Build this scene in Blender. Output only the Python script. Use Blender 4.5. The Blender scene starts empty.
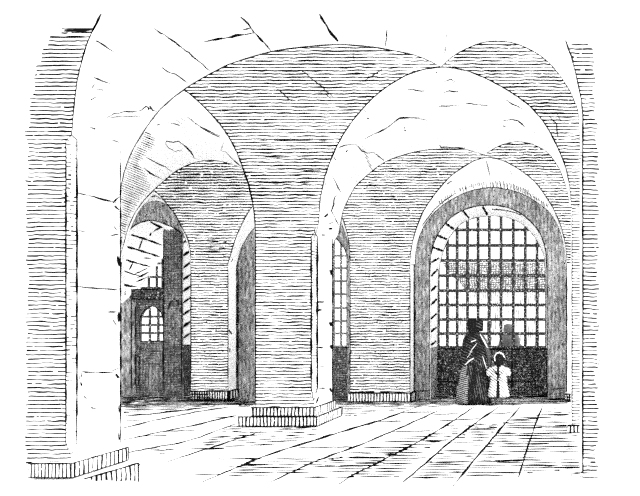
import bpy, math, random
from mathutils import Vector
from mathutils.bvhtree import BVHTree
from mathutils.geometry import tessellate_polygon
random.seed(7)
rnd = random.random
SC = bpy.context.scene
COL = SC.collection

# ------------------------------------------------------------------ measuring
F, VX, VY, EYE = 900.0, 552.0, 325.0, 1.5      # focal length, vanishing point, eye height
D1, D2, D3, D4 = 8.82, 13.37, 17.5, 18.1       # depths of the rows of piers and of the end wall
def P(x, y, d):
    return Vector(((x-VX)*d/F, d, EYE-(y-VY)*d/F))
def on_y(d):
    return lambda x, y: P(x, y, d)
def on_floor(h=0.004):
    def f(x, y):
        return P(x, y, (EYE-h)*F/max(y-VY, 1e-3))
    return f
def on_x(X):
    def f(x, y):
        return P(x, y, X*F/(x-VX))
    return f
def fy(d):                                      # picture height of the floor at a depth
    return VY+EYE*F/d

# ------------------------------------------------------------------ materials
def newmat(name):
    m = bpy.data.materials.new(name); m.use_nodes = True
    nt = m.node_tree; b = nt.nodes['Principled BSDF']
    b.inputs['Roughness'].default_value = 1.0
    b.inputs['Specular IOR Level'].default_value = 0.0
    return m, nt, b
def N(nt, t, **k):
    n = nt.nodes.new(t)
    for a, v in k.items(): setattr(n, a, v)
    return n
def math_(nt, op, a, b=None, c=None):
    n = N(nt, 'ShaderNodeMath', operation=op)
    for i, v in enumerate((a, b, c)):
        if v is None: continue
        if isinstance(v, (int, float)): n.inputs[i].default_value = v
        else: nt.links.new(v, n.inputs[i])
    return n.outputs[0]
def dot(nt, v, vec):
    n = N(nt, 'ShaderNodeVectorMath', operation='DOT_PRODUCT')
    nt.links.new(v, n.inputs[0]); n.inputs[1].default_value = vec
    return n.outputs['Value']
def noise2(nt, a, b, detail=1.0):
    c = N(nt, 'ShaderNodeCombineXYZ'); nt.links.new(a, c.inputs[0]); nt.links.new(b, c.inputs[1])
    n = N(nt, 'ShaderNodeTexNoise'); n.inputs['Scale'].default_value = 1.0; n.inputs['Detail'].default_value = detail
    nt.links.new(c.outputs[0], n.inputs['Vector'])
    return n.outputs['Fac']
PAPER = (0.97, 0.97, 0.97, 1)
INK = (0.004, 0.004, 0.004, 1)
def plain(name, col):
    m, nt, b = newmat(name)
    tc = N(nt, 'ShaderNodeTexCoord')
    n = N(nt, 'ShaderNodeTexNoise'); n.inputs['Scale'].default_value = 6.0
    nt.links.new(tc.outputs['Object'], n.inputs['Vector'])
    mx = N(nt, 'ShaderNodeMix', data_type='RGBA')
    mx.inputs[6].default_value = col; mx.inputs[7].default_value = tuple(c*.99 for c in col[:3])+(1,)
    nt.links.new(n.outputs['Fac'], mx.inputs[0]); nt.links.new(mx.outputs[2], b.inputs['Base Color'])
    return m
def lined(name, across, along, pitch, w=.2, wv=.3, wob=.3, brk=.30, fa=2.5, patch=.12, pscale=.9, paper=PAPER, ink=INK, soft=.06, cross=0.0, grain=0.0):
    """stone (or cloth) covered with fine inked hatch lines: 'across' counts the lines, 'along' runs with them"""
    m, nt, b = newmat(name)
    tc = N(nt, 'ShaderNodeTexCoord'); v = tc.outputs['Object']
    def layer(across, along, pitch, w, seed):
        a = dot(nt, v, across); l = dot(nt, v, along)
        lw = math_(nt, 'MULTIPLY', l, 1.3)
        aw = math_(nt, 'MULTIPLY', a, 1.7)
        nz = noise2(nt, lw, aw, 2.0)
        nh = noise2(nt, math_(nt, 'MULTIPLY', l, 7.0), math_(nt, 'MULTIPLY', a, 5.0), 2.0)
        u = math_(nt, 'ADD', math_(nt, 'DIVIDE', a, pitch), math_(nt, 'MULTIPLY_ADD', nz, wob*4, math_(nt, 'MULTIPLY', nh, .75)))
        cell = math_(nt, 'FLOOR', u)
        cs = math_(nt, 'MULTIPLY_ADD', cell, 5.37, seed)
        fr = math_(nt, 'ABSOLUTE', math_(nt, 'SUBTRACT', math_(nt, 'FRACT', u), .5))
        n2 = noise2(nt, math_(nt, 'MULTIPLY', l, fa), cs, 2.0)
        n3 = noise2(nt, math_(nt, 'MULTIPLY', l, fa*3.1), math_(nt, 'ADD', cs, 77.7), 1.0)
        pn = noise2(nt, math_(nt, 'MULTIPLY', l, pscale), math_(nt, 'MULTIPLY', a, pscale*1.1), 2.0)
        wid = math_(nt, 'ADD', math_(nt, 'MULTIPLY_ADD', math_(nt, 'SUBTRACT', n2, .5), wv, w),
                    math_(nt, 'MULTIPLY', math_(nt, 'SUBTRACT', pn, .5), patch*2))
        mr = N(nt, 'ShaderNodeMapRange'); mr.clamp = True
        nt.links.new(math_(nt, 'SUBTRACT', wid, fr), mr.inputs[0])
        mr.inputs[1].default_value = -soft; mr.inputs[2].default_value = soft
        mb = N(nt, 'ShaderNodeMapRange'); mb.clamp = True
        nt.links.new(n3, mb.inputs[0]); mb.inputs[1].default_value = brk-.02; mb.inputs[2].default_value = brk+.03
        return math_(nt, 'MULTIPLY', mr.outputs[0], mb.outputs[0]), pn
    f, pn = layer(across, along, pitch, w, 3.1)
    if cross:
        g, _ = layer(along, across, pitch*1.15, w*.9, 41.0)
        if cross < 1:
            pm = N(nt, 'ShaderNodeMapRange'); pm.clamp = True
            nt.links.new(pn, pm.inputs[0]); pm.inputs[1].default_value = 1-cross-.06; pm.inputs[2].default_value = 1-cross+.06
            g = math_(nt, 'MULTIPLY', g, pm.outputs[0])
        f = math_(nt, 'MAXIMUM', f, g)
    if grain:
        def spk(scale, lo, seed):
            n = N(nt, 'ShaderNodeTexNoise', noise_dimensions='4D'); n.inputs['Scale'].default_value = scale; n.inputs['Detail'].default_value = 2
            n.inputs['W'].default_value = seed
            nt.links.new(v, n.inputs['Vector'])
            q = N(nt, 'ShaderNodeMapRange'); q.clamp = True
            nt.links.new(n.outputs['Fac'], q.inputs[0]); q.inputs[1].default_value = lo; q.inputs[2].default_value = lo+.04
            return q.outputs[0]
        f = math_(nt, 'MAXIMUM', f, spk(26, .68-.22*grain, 1.0))
        f = math_(nt, 'MULTIPLY', f, math_(nt, 'SUBTRACT', 1.0, math_(nt, 'MULTIPLY', spk(31, .70-.16*grain, 9.0), .85)))
    mx = N(nt, 'ShaderNodeMix', data_type='RGBA')
    mx.inputs[6].default_value = paper; mx.inputs[7].default_value = ink
    nt.links.new(f, mx.inputs[0]); nt.links.new(mx.outputs[2], b.inputs['Base Color'])
    return m
X, Y, Z = (1, 0, 0), (0, 1, 0), (0, 0, 1)
M = {}
M['paper'] = plain('bare_lit_white', PAPER)  # left unhatched for lit faces; their brightness is in the colour
M['ink'] = plain('black_ink_line', INK)
M['front'] = lined('near_stone_shade_hatched', Z, X, .0405, w=0.22, wv=.35, brk=.30, wob=.16, patch=.06, fa=4)  # front, mid, back, side: hatch lines put the faces' shade into the colour
M['mid'] = lined('middle_stone_shade_hatched', Z, X, .0485, w=0.235, wv=0.5, brk=.27, wob=.16, patch=.14, fa=3.2)
M['back'] = lined('far_stone_shade_hatched', Z, X, .0535, w=.26, wv=0.5, brk=.30, wob=.20, patch=.16, fa=3.0, cross=0.33, grain=0.25)
M['side'] = lined('far_pier_shade_hatched', Z, X, .044, w=0.2, wv=.3, brk=.25, wob=.1, patch=.05, fa=6)
M['chamfer'] = lined('chamfer_with_short_dashes', Z, X, .042, w=0.13, wv=.3, brk=0.47, wob=.2, patch=.25, fa=9, pscale=.5)
M['plinth1'] = lined('near_plinth_upright_dashes', (1, .38, 0), Z, .034, w=0.21, wv=.4, brk=.30, wob=.12, patch=.05, fa=5)
M['plinth2'] = lined('plinth_upright_dashes', (1, .38, 0), Z, .052, w=0.24, wv=.4, brk=.28, wob=.15, patch=.08, fa=5)
M['plinth3'] = lined('far_plinth_upright_dashes', (1, .3, 0), Z, .058, w=0.22, wv=.4, brk=.28, wob=.15, patch=.08, fa=5)
M['plinth3d'] = lined('grey_far_plinth', (1, .3, 0), Z, .048, w=.33, wv=.4, brk=.20, wob=.15, patch=.08, fa=5, cross=.5, grain=0.4)
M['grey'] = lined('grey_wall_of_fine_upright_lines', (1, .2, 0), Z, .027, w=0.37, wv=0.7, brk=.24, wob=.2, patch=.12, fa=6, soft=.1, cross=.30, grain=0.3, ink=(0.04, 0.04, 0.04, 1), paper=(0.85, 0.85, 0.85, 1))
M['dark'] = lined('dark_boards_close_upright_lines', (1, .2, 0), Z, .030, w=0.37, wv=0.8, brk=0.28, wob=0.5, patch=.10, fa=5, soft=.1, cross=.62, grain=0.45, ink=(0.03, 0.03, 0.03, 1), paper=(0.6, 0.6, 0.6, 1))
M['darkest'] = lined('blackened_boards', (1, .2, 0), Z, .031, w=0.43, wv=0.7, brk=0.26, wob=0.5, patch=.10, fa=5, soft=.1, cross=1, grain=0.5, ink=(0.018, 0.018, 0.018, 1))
M['iron'] = lined('dark_iron_bar', (.7, .2, .7), (.7, 0, -.7), .050, w=0.6, wv=0.2, brk=0.1, wob=.3, patch=.1, fa=8, grain=.65, ink=(0.04, 0.04, 0.04, 1))
M['iron2'] = lined('thin_grey_iron', (.7, .2, .7), (.7, 0, -.7), .042, w=0.5, wv=.5, brk=.25, wob=.3, patch=.1, fa=8, grain=0.45, ink=(0.09, 0.09, 0.09, 1))
M['yard'] = lined('pale_yard_wall_thin_upright_lines', X, Z, .062, w=0.170, wv=.5, brk=.38, wob=.1, patch=.1, fa=3, ink=(0.1, 0.1, 0.1, 1))
M['roof'] = lined('grey_roof_small_lines', Z, X, .062, w=0.3, wv=.45, brk=.25, wob=0.5, patch=.05, fa=6, cross=1, grain=0.6, ink=(0.08, 0.08, 0.08, 1))
M['cloth_dark'] = lined('dark_striped_cloth', (.45, .1, .9), (.9, 0, -.45), .050, w=0.5, wv=.5, brk=0.1, wob=.3, patch=.15, fa=6, grain=0.2, ink=(0.012, 0.012, 0.012, 1), paper=(0.30, 0.30, 0.30, 1))
M['cloth_skirt'] = lined('black_skirt_cloth', (1, .1, .2), (.1, 0, 1), .045, w=0.52, wv=0.9, brk=0.12, wob=.3, patch=.14, fa=5, grain=0.45, ink=(0.012, 0.012, 0.012, 1), paper=(0.24, 0.24, 0.24, 1))
M['cloth_fine'] = lined('skirt_fine_bands', (.25, 0, 1), (1, 0, -.25), .036, w=0.3, wv=.3, brk=.2, wob=.2, patch=.1, fa=5, grain=0.25, paper=(0.45, 0.45, 0.45, 1))
M['cloth_stripe'] = lined('white_cloth_slanting_stripes', (.62, .1, .78), (.78, 0, -.62), .042, w=.17, wv=.3, brk=.22, wob=.1, patch=.05, fa=5)
M['skin'] = plain('grey_skin', (.10, .10, .10, 1))
M['hair'] = plain('black_hair', (.012, .012, .012, 1))
M['ghost'] = plain('grey_cloak', (.13, .13, .13, 1))

M['back_floor_shade'] = lined('shade_hatched_paving', Y, X, .36, w=.40, wv=.6, brk=.28, wob=.1, patch=.1, fa=1.6, grain=.5, ink=(.02, .02, .02, 1))  # dark lines put the shade at the back of the floor into its colour
# ------------------------------------------------------------------ mesh building
class MB:
    def __init__(s): s.v = []; s.f = []; s.m = []; s.mats = []
    def mi(s, m):
        if m not in s.mats: s.mats.append(m)
        return s.mats.index(m)
    def face(s, pts, m):
        i = len(s.v); s.v += [Vector(p) for p in pts]; s.f.append(tuple(range(i, i+len(pts)))); s.m.append(s.mi(m))
    def slab(s, px, d, depth, mf, ms):
        """a wall slab: outline px in the plane at depth d, given a real thickness"""
        a = [P(x, y, d) for x, y in px]; b = [p+Vector((0, depth, 0)) for p in a]
        tris = tessellate_polygon([a])
        for t in tris:
            s.face([a[i] for i in t], mf); s.face([b[i] for i in reversed(t)], ms)
        n = len(a)
        for i in range(n):
            j = (i+1) % n; s.face([a[i], b[i], b[j], a[j]], ms)
    def ring_loft(s, rings, mats, cap=True):
        for r0, r1 in zip(rings, rings[1:]):
            n = len(r0)
            for i in range(n):
                j = (i+1) % n; s.face([r0[i], r0[j], r1[j], r1[i]], mats[i])
        if cap:
            s.face(list(reversed(rings[0])), mats[0]); s.face(rings[-1], mats[0])
    def box(s, x0, x1, y0, y1, z0, z1, m, ms=None):
        ms = ms or m
        r = [Vector((x0, y0, 0)), Vector((x1, y0, 0)), Vector((x1, y1, 0)), Vector((x0, y1, 0))]
        s.ring_loft([[p+Vector((0, 0, z)) for p in r] for z in (z0, z1)], [m, ms, m, m])
    def loft(s, A, B, n, rows, m):
        a = resample(A, n); b = resample(B, n)
        faces = []
        for r in range(rows):
            for i in range(n-1):
                q = []
                for (k, t) in ((i, r/rows), (i+1, r/rows), (i+1, (r+1)/rows), (i, (r+1)/rows)):
                    q.append(a[k].lerp(b[k], t))
                s.face(q, m)
        return s
    def bvh(s):
        t = BVHTree.FromPolygons([tuple(v) for v in s.v], s.f, epsilon=0.0)
        org = Vector((0, 0, EYE))
        def f(x, y):
            d = (P(x, y, 1)-org).normalized()
            loc, nor, idx, dist = t.ray_cast(org, d)
            return None if loc is None else loc-d*.012
        return f
    def stroke(s, pts, w, proj, jit=.22, taper=True, m=None, step=5.0, vary=.45):
        """an inked joint, crack, arris or hatch stroke lying on a surface"""
        m = m or M['ink']
        q = []
        for (x0, y0), (x1, y1) in zip(pts, pts[1:]):
            L = math.hypot(x1-x0, y1-y0); k = max(1, int(L/step))
            for i in range(k):
                t = i/k; q.append((x0+(x1-x0)*t, y0+(y1-y0)*t))
        q.append(pts[-1]); n = len(q); prev = None
        if sum(math.hypot(b[0]-a[0], b[1]-a[1]) for a, b in zip(pts, pts[1:])) < 7: taper = False
        ph = rnd()*6
        for i, (x, y) in enumerate(q):
            a = q[max(0, i-1)]; b = q[min(n-1, i+1)]
            tx, ty = b[0]-a[0], b[1]-a[1]; L = math.hypot(tx, ty) or 1; nx, ny = -ty/L, tx/L
            t = i/(n-1) if n > 1 else 0
            e = min(1, .35+min(t, 1-t)*5) if taper else 1
            hw = w*.575*e*(1+vary*(math.sin(ph+i*1.3)*.5+(rnd()-.5)))
            j = (rnd()-.5)*2*jit if 0 < i < n-1 else 0
            x += nx*j; y += ny*j
            p0 = proj(x+nx*hw, y+ny*hw); p1 = proj(x-nx*hw, y-ny*hw)
            if p0 is None or p1 is None: prev = None; continue
            if prev: s.face([prev[0], prev[1], p1, p0], m)
            prev = (p0, p1)
    def build(s, name, parent=None, merge=False):
        off = parent.location if parent else Vector((0, 0, 0))
        me = bpy.data.meshes.new(name)
        me.from_pydata([tuple(v-off) for v in s.v], [], s.f)
        for m in s.mats: me.materials.append(m)
        me.polygons.foreach_set('material_index', s.m); me.update()
        o = bpy.data.objects.new(name, me); COL.objects.link(o)
        if parent: o.parent = parent
        return o
def resample(pts, n):
    pts = [Vector(p) for p in pts]
    L = [0]
    for a, b in zip(pts, pts[1:]): L.append(L[-1]+(b-a).length)
    out = []; k = 0
    for i in range(n):
        t = L[-1]*i/(n-1)
        while k < len(pts)-2 and L[k+1] < t: k += 1
        out.append(pts[k].lerp(pts[k+1], min(1, max(0, (t-L[k])/((L[k+1]-L[k]) or 1)))))
    return out
def smooth(pts, k=5):
    """Catmull-Rom through the measured points"""
    out = []
    n = len(pts)
    for i in range(n-1):
        p0 = pts[max(0, i-1)]; p1 = pts[i]; p2 = pts[i+1]; p3 = pts[min(n-1, i+2)]
        for j in range(k):
            t = j/k
            out.append(tuple(.5*((2*b)+(-a+c)*t+(2*a-5*b+4*c-d)*t*t+(-a+3*b-3*c+d)*t**3) for a, b, c, d in zip(p0, p1, p2, p3)))
    out.append(tuple(pts[-1])); return out
def jag(x0, y0, x1, y1, step, amp):
    n = max(1, int(math.hypot(x1-x0, y1-y0)/step)); o = []
    for i in range(n):
        t = i/n; o.append((x0+(x1-x0)*t+(rnd()-.5)*2*amp, y0+(y1-y0)*t))
    return o
def struct(o): o['kind'] = 'structure'; return o
def thing(name, loc, label, cat, group=None):
    e = bpy.data.objects.new(name, None); COL.objects.link(e); e.location = loc; e.empty_display_size = .2
    e['label'] = label; e['category'] = cat
    if group: e['group'] = group
    bpy.context.view_layer.update()
    return e
def tag(o, label, cat, group=None):
    o['label'] = label; o['category'] = cat
    if group: o['group'] = group
    return o

# ------------------------------------------------------------------ floor
fl = MB()
zf = 0.0
fl.face([Vector((-13, 7.9, 0)), Vector((1.2, 7.9, 0)), Vector((1.2, 20.6, 0)), Vector((-13, 20.6, 0))], M['paper'])
FP = on_floor()
xb = (236-VX)*16.3/F
fl.face([Vector((-8.4, 16.3, .002)), Vector((xb, 16.9, .002)), Vector((xb, 20.6, .002)), Vector((-10.6, 20.6, .002))], M['back_floor_shade'])  # dark sheet painting shade over the back of the floor
fl.face([Vector((xb, 16.9, .002)), Vector((.3, 17.15, .002)), Vector((.3, 20.6, .002)), Vector((xb, 20.6, .002))], M['back_floor_shade'])
for pts, w in [
    ([(202, 482), (235, 468), (267, 455), (300, 444.5), (324, 437), (350, 429), (379, 420.5), (420, 406)], 1.3),
    ([(270, 482), (310, 463.5), (335, 453.5), (361.5, 444.6), (395, 430), (420, 419), (444, 408)], 1.2),
    ([(339, 484), (352, 475), (379, 462), (420, 441), (448, 424), (474, 407)], 1.2),
    ([(403, 482), (421, 467), (445, 446), (474, 424), (500, 406)], 1.3),
    ([(453, 486), (474, 460), (503, 426), (520, 407)], 1.4),
    ([(518.6, 477), (523, 462), (529, 443), (537, 420), (542.6, 406)], 1.3),
    ([(125, 453), (150, 448), (178, 443), (200, 437), (235, 424)], .9),
    ([(165, 462.5), (193, 453), (220, 444.6), (262, 431)], .9),
    ([(122, 440), (155, 433), (192, 425.7), (240, 414)], .9),
    ([(122, 428), (160, 419), (200, 411), (228, 407)], .8),
    ([(122, 416), (150, 414), (172, 411.5), (215, 406)], .9),
    ([(128, 466), (142, 464)], .6)]:
    fl.stroke(pts, w*1.1, FP, jit=.3, vary=.6)
# cross joints of the flagstones, one set between each pair of long joints
def rail(k, y):
    R = [[(202, 482), (324, 437), (420, 406)], [(270, 482), (361, 445), (444, 408)], [(339, 484), (420, 441), (474, 407)],
         [(403, 482), (445, 446), (500, 406)], [(453, 486), (503, 426), (520, 407)], [(518.6, 477), (529, 443), (542.6, 406)], [(582, 477), (572, 406)]][k]
    for (xa, ya), (xb, yb) in zip(R, R[1:]):
        if yb <= y <= ya: return xa+(xb-xa)*(y-ya)/(yb-ya)
    return None
for k in range(6):
    for y in [[447, 421, 412], [431, 414, 466], [440, 419, 458], [428, 413, 462], [419, 435, 461], [414, 426, 446, 467]][k]:
        a, b = rail(k, y), rail(k+1, y)
        if a and b: fl.stroke([(a+1, y+.6), (b-1, y-.3)], .8, FP)
for a, b, y in ((122, 150, 421), (160, 196, 431.5), (140, 170, 436), (185, 225, 449), (150, 168, 451), (214, 262, 459), (190, 222, 475), (226, 268, 466), (165, 190, 411), (205, 240, 418)):
    fl.stroke([(a, y), (b, y-1.2)], .7, FP)
def inside(x, y, poly):
    c = False; j = len(poly)-1
    for i in range(len(poly)):
        xi, yi = poly[i]; xj, yj = poly[j]
        if (yi > y) != (yj > y) and x < (xj-xi)*(y-yi)/(yj-yi)+xi: c = not c
        j = i
    return c
def shade_hatch(mb, poly, pitch, w, proj, keep=.75, seg=(14, 46), slope=0.0, jit=.18, fade=0):
    """short parallel ink strokes shading an outline"""
    ys = [p[1] for p in poly]; xs = [p[0] for p in poly]
    x0, x1, y = min(xs), max(xs), min(ys)-abs(slope)*(max(xs)-min(xs))
    while y < max(ys)+abs(slope)*(x1-x0):
        x = x0+rnd()*4
        while x < x1:
            L = seg[0]+rnd()*(seg[1]-seg[0]); run = []
            xx = x
            while xx <= min(x+L, x1):
                yy = y+slope*(xx-x0)
                if inside(xx, yy, poly): run.append((xx, yy))
                elif run: break
                xx += 3
            if len(run) > 1 and rnd() < keep:
                mb.stroke([run[0], run[len(run)//2], run[-1]] if len(run) > 2 else run, w*(.7+rnd()*.6), proj, jit=jit, step=8)
            x += L+1.5+rnd()*3
        y += pitch*(.9+rnd()*.2)
# floor shadows drawn as patches of ink hatch strokes
shade_hatch(fl, [(120, 388), (190, 390), (228, 398), (255, 402), (250, 407), (215, 405), (172, 410), (122, 413)], 1.6, .85, FP, .97, (10, 40))
shade_hatch(fl, [(228, 398), (255, 400), (255, 405), (240, 407)], 1.7, .8, FP, .9, (8, 20))
shade_hatch(fl, [(336, 399), (414, 402), (430, 393), (548, 393), (566, 404), (470, 406), (420, 407), (380, 412), (345, 417), (338, 410)], 1.7, .8, FP, .95, (10, 34))
shade_hatch(fl, [(232, 424), (330, 428), (345, 425), (300, 440), (250, 448), (200, 452), (200, 443)], 2.3, 1.0, FP, .72, (10, 40), slope=-.05)
shade_hatch(fl, [(232, 424), (330, 427), (290, 436), (232, 438)], 2.6, .6, FP, .8, (12, 40))
shade_hatch(fl, [(246, 458), (340, 456), (300, 478), (222, 478)], 2.8, 1.0, FP, .9, (20, 60))
shade_hatch(fl, [(362, 446), (420, 434), (470, 428), (430, 448), (400, 478), (345, 478), (372, 464), (318, 462)], 2.7, .95, FP, .85, (20, 60))
shade_hatch(fl, [(300, 478), (340, 455), (400, 451), (372, 478)], 2.8, .9, FP, .75, (20, 50))
shade_hatch(fl, [(474, 424), (500, 424), (478, 456), (458, 478), (408, 478), (424, 466), (445, 446)], 2.7, .95, FP, .9, (20, 60))
shade_hatch(fl, [(505, 418), (572, 410), (572, 430), (582, 436), (582, 468), (520, 474), (462, 478), (480, 454)], 2.6, .95, FP, .92, (24, 60))
shade_hatch(fl, [(538, 412), (567, 405), (567, 430), (582, 436), (582, 448), (526, 450)], 3.3, .5, FP, .4, (12, 40))
shade_hatch(fl, [(436, 420), (520, 414), (560, 412), (540, 424), (450, 430)], 2.8, .7, FP, .45, (10, 36))
shade_hatch(fl, [(140, 447), (185, 445), (160, 456), (135, 460)], 4, .6, FP, .5, (6, 20))
struct(fl.build('floor'))

# ------------------------------------------------------------------ measured arch lines
F1 = smooth([(71.5, 187), (71.5, 165), (71.6, 145), (73, 118), (76.5, 85), (82, 60), (90, 36), (102, 13), (125, -22), (170, -66), (240, -104), (330, -122), (420, -112), (500, -72), (545, -10), (566, 41), (573.6, 65), (580.5, 96), (583, 120), (583, 150)])
B1L = smooth([(120, 202), (120.6, 190), (123, 176), (127, 163), (132, 151), (144, 130.6), (158, 111.7), (171, 99.5), (185.6, 88.5), (200, 79.5), (220, 68.7), (234, 62.6), (272, 51.5), (310, 46.4), (340, 44.7), (372, 47), (400, 52), (420, 57), (441, 67)])
B1R = smooth([(441, 67), (455, 55), (475.6, 44.7), (489, 41.6), (503, 41.4), (517, 44), (530.6, 49.8), (543, 57.5), (554.7, 68.7), (568.4, 88), (575, 102), (578.7, 115), (580, 150)])
F2 = smooth([(314.5, 238), (318.5, 222), (320, 201), (323, 185), (327, 170), (336, 148), (348, 127), (361.5, 110), (373, 98), (385.6, 87.6), (402, 77.5), (420, 70.4), (441, 67), (455, 68.4), (469, 71.5), (486, 78.5), (503, 87.6), (518, 97), (530.6, 107), (542, 120), (551, 134), (561.5, 156), (566.7, 172), (570, 190), (571, 206)])
B2 = smooth([(332, 250), (334, 242), (338, 235), (340, 225), (344, 208), (354.6, 187.5), (363, 179), (372, 171), (381, 164.5), (389, 160), (400, 156), (420, 151), (441, 149), (460, 149), (469, 150.3), (484, 155)])
B2R = smooth([(484, 155), (493, 149), (503, 144.3), (511, 142.2), (519, 141.6), (529, 143), (537, 146), (545, 150.5), (551, 156), (560, 170), (567, 190), (569.5, 206)])
F2L = smooth([(100, 240), (103, 190), (112, 140), (130, 105), (148, 89), (167, 84), (185.6, 91), (200, 103), (213.7, 117), (223, 128.5), (231, 141), (238, 155), (243, 169), (250, 191), (254, 212), (256, 238)])
B2L = smooth([(118, 262), (122, 250), (128, 228), (136, 211), (146, 198), (154, 190), (165, 180), (175, 172), (187, 165.5), (200, 161.5), (212, 160.5), (225, 162.5), (240, 167.5), (252, 177), (262, 200)])
AO = smooth([(118, 264), (122, 250), (128, 228), (136, 211), (146, 198), (154, 190.5)])+smooth([(154, 190.5), (161, 197), (168, 205.4), (174, 213), (179, 222), (187, 238), (190, 250), (190.8, 264)])[1:]
BO = smooth([(228, 264), (228.5, 262), (235, 240), (243, 222), (252, 207), (270, 190), (298, 180), (322, 189), (336, 208), (343, 220), (348, 238), (350, 256), (350, 264)])
CO = smooth([(410, 264), (411, 250), (415, 233), (423, 212), (435, 194), (450, 177), (470, 163), (487, 157.5), (504, 161), (520, 170), (534, 181), (545, 195), (555, 212), (562, 230), (566, 248), (567, 264)])

# ------------------------------------------------------------------ near wall
w1 = MB()
left = [(27, 131)]+jag(27.5, 130, 35, 72, 5.2, 2)+jag(35, 72, 48, 40, 5, 2.5)+[(50, 36), (61, 34), (62, 28), (80, 28)]
f1l = [(71.7, 131)]+[p for p in F1 if p[0] < 96 and 27 < p[1] < 130]
w1.slab(left+[(92.5, 28)]+list(reversed(f1l)), D1, .12, M['front'], M['paper'])
pl = on_y(D1-.012)
w1.stroke([(102, 13)]+list(reversed(f1l)), 1.2, pl, vary=.5)
w1.stroke([(101, 14), (96, 24), (91.5, 33)], 2.4, pl)
w1.stroke([(90, 36), (86, 46), (82, 60)], 1.6, pl)
w1.stroke([(63, 31), (78, 30.4), (92, 29.6)], 2.4, pl); w1.stroke([(50, 37.6), (70, 36.8), (88, 37)], 1.8, pl)
struct(w1.build('wall_near_left'))
w1 = MB()
f1r = [p for p in F1 if p[0] > 565 and p[1] > 41]
w1.slab(f1r+[(598, 150)]+list(reversed(jag(592, 50, 598, 150, 6, 2.5)))+[(588, 44), (575, 41)], D1, .12, M['front'], M['paper'])
w1.stroke([(566, 41)]+f1r, 1.2, pl)
w1.stroke([(565.5, 40), (568, 48), (571, 57)], 1.8, pl)
struct(w1.build('wall_near_right'))

# ------------------------------------------------------------------ near vault
def dB1(p):
    return 9.81+(13.30-9.81)*max(0, min(1, (200-p[1])/95))**.7
v1 = MB()
NA = 60
F1p = [P(x, y, D1) for x, y in F1]
# split the near edge where the groin starts so that the cusp becomes a crease
iC = min(range(len(F1)), key=lambda i: abs(F1[i][0]-455)+(0 if F1[i][1] < 0 else 999))
v1.loft(F1p[:iC+1], [P(x, y, dB1((x, y))) for x, y in B1L], 64, 10, M['paper'])
v1.loft(F1p[iC:], [P(x, y, dB1((x, y))) for x, y in B1R], 40, 10, M['paper'])
pj = v1.bvh()
for pts, w in [
    ([(153, 27.5), (172, 40.5), (189, 53), (210, 71)], 1.1), ([(161.5, 67), (167, 72), (175, 74), (188, 83)], .9),
    ([(88, 40), (94, 40), (100, 43), (108, 48), (116, 53)], 1.1), ([(88, 38), (93, 42), (99, 41)], 1.2),
    ([(93, 77), (102, 81), (111, 84)], 1.1), ([(97, 89), (103, 90)], .7), ([(91, 100), (96, 97)], .7), ([(95, 84), (92, 88)], .6), ([(108, 85), (103, 91)], .6),
    ([(106.5, 118), (114, 114), (124, 112), (141, 111), (146, 106), (151, 109), (157, 112)], .9), ([(110, 117.5), (126, 117), (143, 116)], .8),
    ([(147, 106), (149, 110)], 1.2), ([(150, 106), (153, 111)], .9),
    ([(90, 127), (95.5, 129)], 1.3), ([(112, 140), (120, 143)], 1.0),
    ([(74, 105), (77, 112), (79, 116)], 1), ([(81, 70), (84, 75)], 1), ([(81, 62), (85, 64)], 1),
    ([(203, 42), (212, 40.5), (224, 38), (240, 35), (253, 33)], 1.5), ([(240.5, 17), (248, 24), (255, 33), (264, 43), (271, 51)], 1.6),
    ([(243, 30), (251, 28), (254, 34)], 1.4), ([(319.6, 14), (324, 22), (329, 30), (335, 38), (341, 45)], 1.6),
    ([(387, 30), (386.5, 38), (385, 47)], 1.2), ([(447, 34), (446, 42)], .6), ([(445.6, 46), (444.6, 54)], .6),
    ([(72, 172), (73, 165)], .6)]:
    v1.stroke(pts, w, pj, jit=.5, vary=.8, step=4)
b1 = [p for p in B1L]
v1.stroke(b1, 1.35, lambda x, y: P(x, y, dB1((x, y))-.03), jit=.1)
v1.stroke(B1R, 1.3, lambda x, y: P(x, y, dB1((x, y))-.03), jit=.1)
struct(v1.build('ceiling'))

# ------------------------------------------------------------------ middle wall (row of the centre pier)
w2 = MB()
top = [(84, 100), (115, 90), (150, 78), (185, 66), (220, 55), (272, 39), (337, 32), (420, 44), (441, 52), (475, 33), (503, 30), (530, 38), (555, 56), (572, 80), (582, 115), (587, 150), (590, 206)]
F2w = [(315.6, 229.2)]+[p for p in F2 if p[1] < 228 and p[0] < 560 or p[0] >= 560]
F2Lw = [(102, 229.2)]+[p for p in F2L if p[1] < 228]+[(255.5, 229.2)]
w2.slab(list(reversed(F2Lw))+[(84, 229.2)]+top+list(reversed(F2w)), D2, .10, M['mid'], M['paper'])
pl = on_y(D2-.012)
w2.stroke(F2, 1.25, pl, jit=.15)
w2.stroke([p for p in F2L if p[0] > 150], 1.25, pl, jit=.15)
w2.stroke([(255.5, 229), (253, 205), (249, 185), (244, 170), (236, 150)], .8, pl)
for pts in ([(300, 70), (306, 74), (318, 84), (330, 94), (334, 98)], [(276, 88), (283, 94), (293, 102)], [(365, 80), (374, 74), (384, 68)], [(355, 62), (353, 52)],
            [(558, 138), (556, 124), (549, 115)], [(527, 96), (533, 100)], [(556, 112), (561, 122)], [(318, 92), (326, 95), (331, 99)]):
    w2.stroke(pts, .9, pl, jit=.8)
shade_hatch(w2, [(258, 138), (330, 132), (322, 160), (318, 200), (255, 200)], 4.3, 1.0, pl, .55, (10, 44))
struct(w2.build('wall_middle'))

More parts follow.
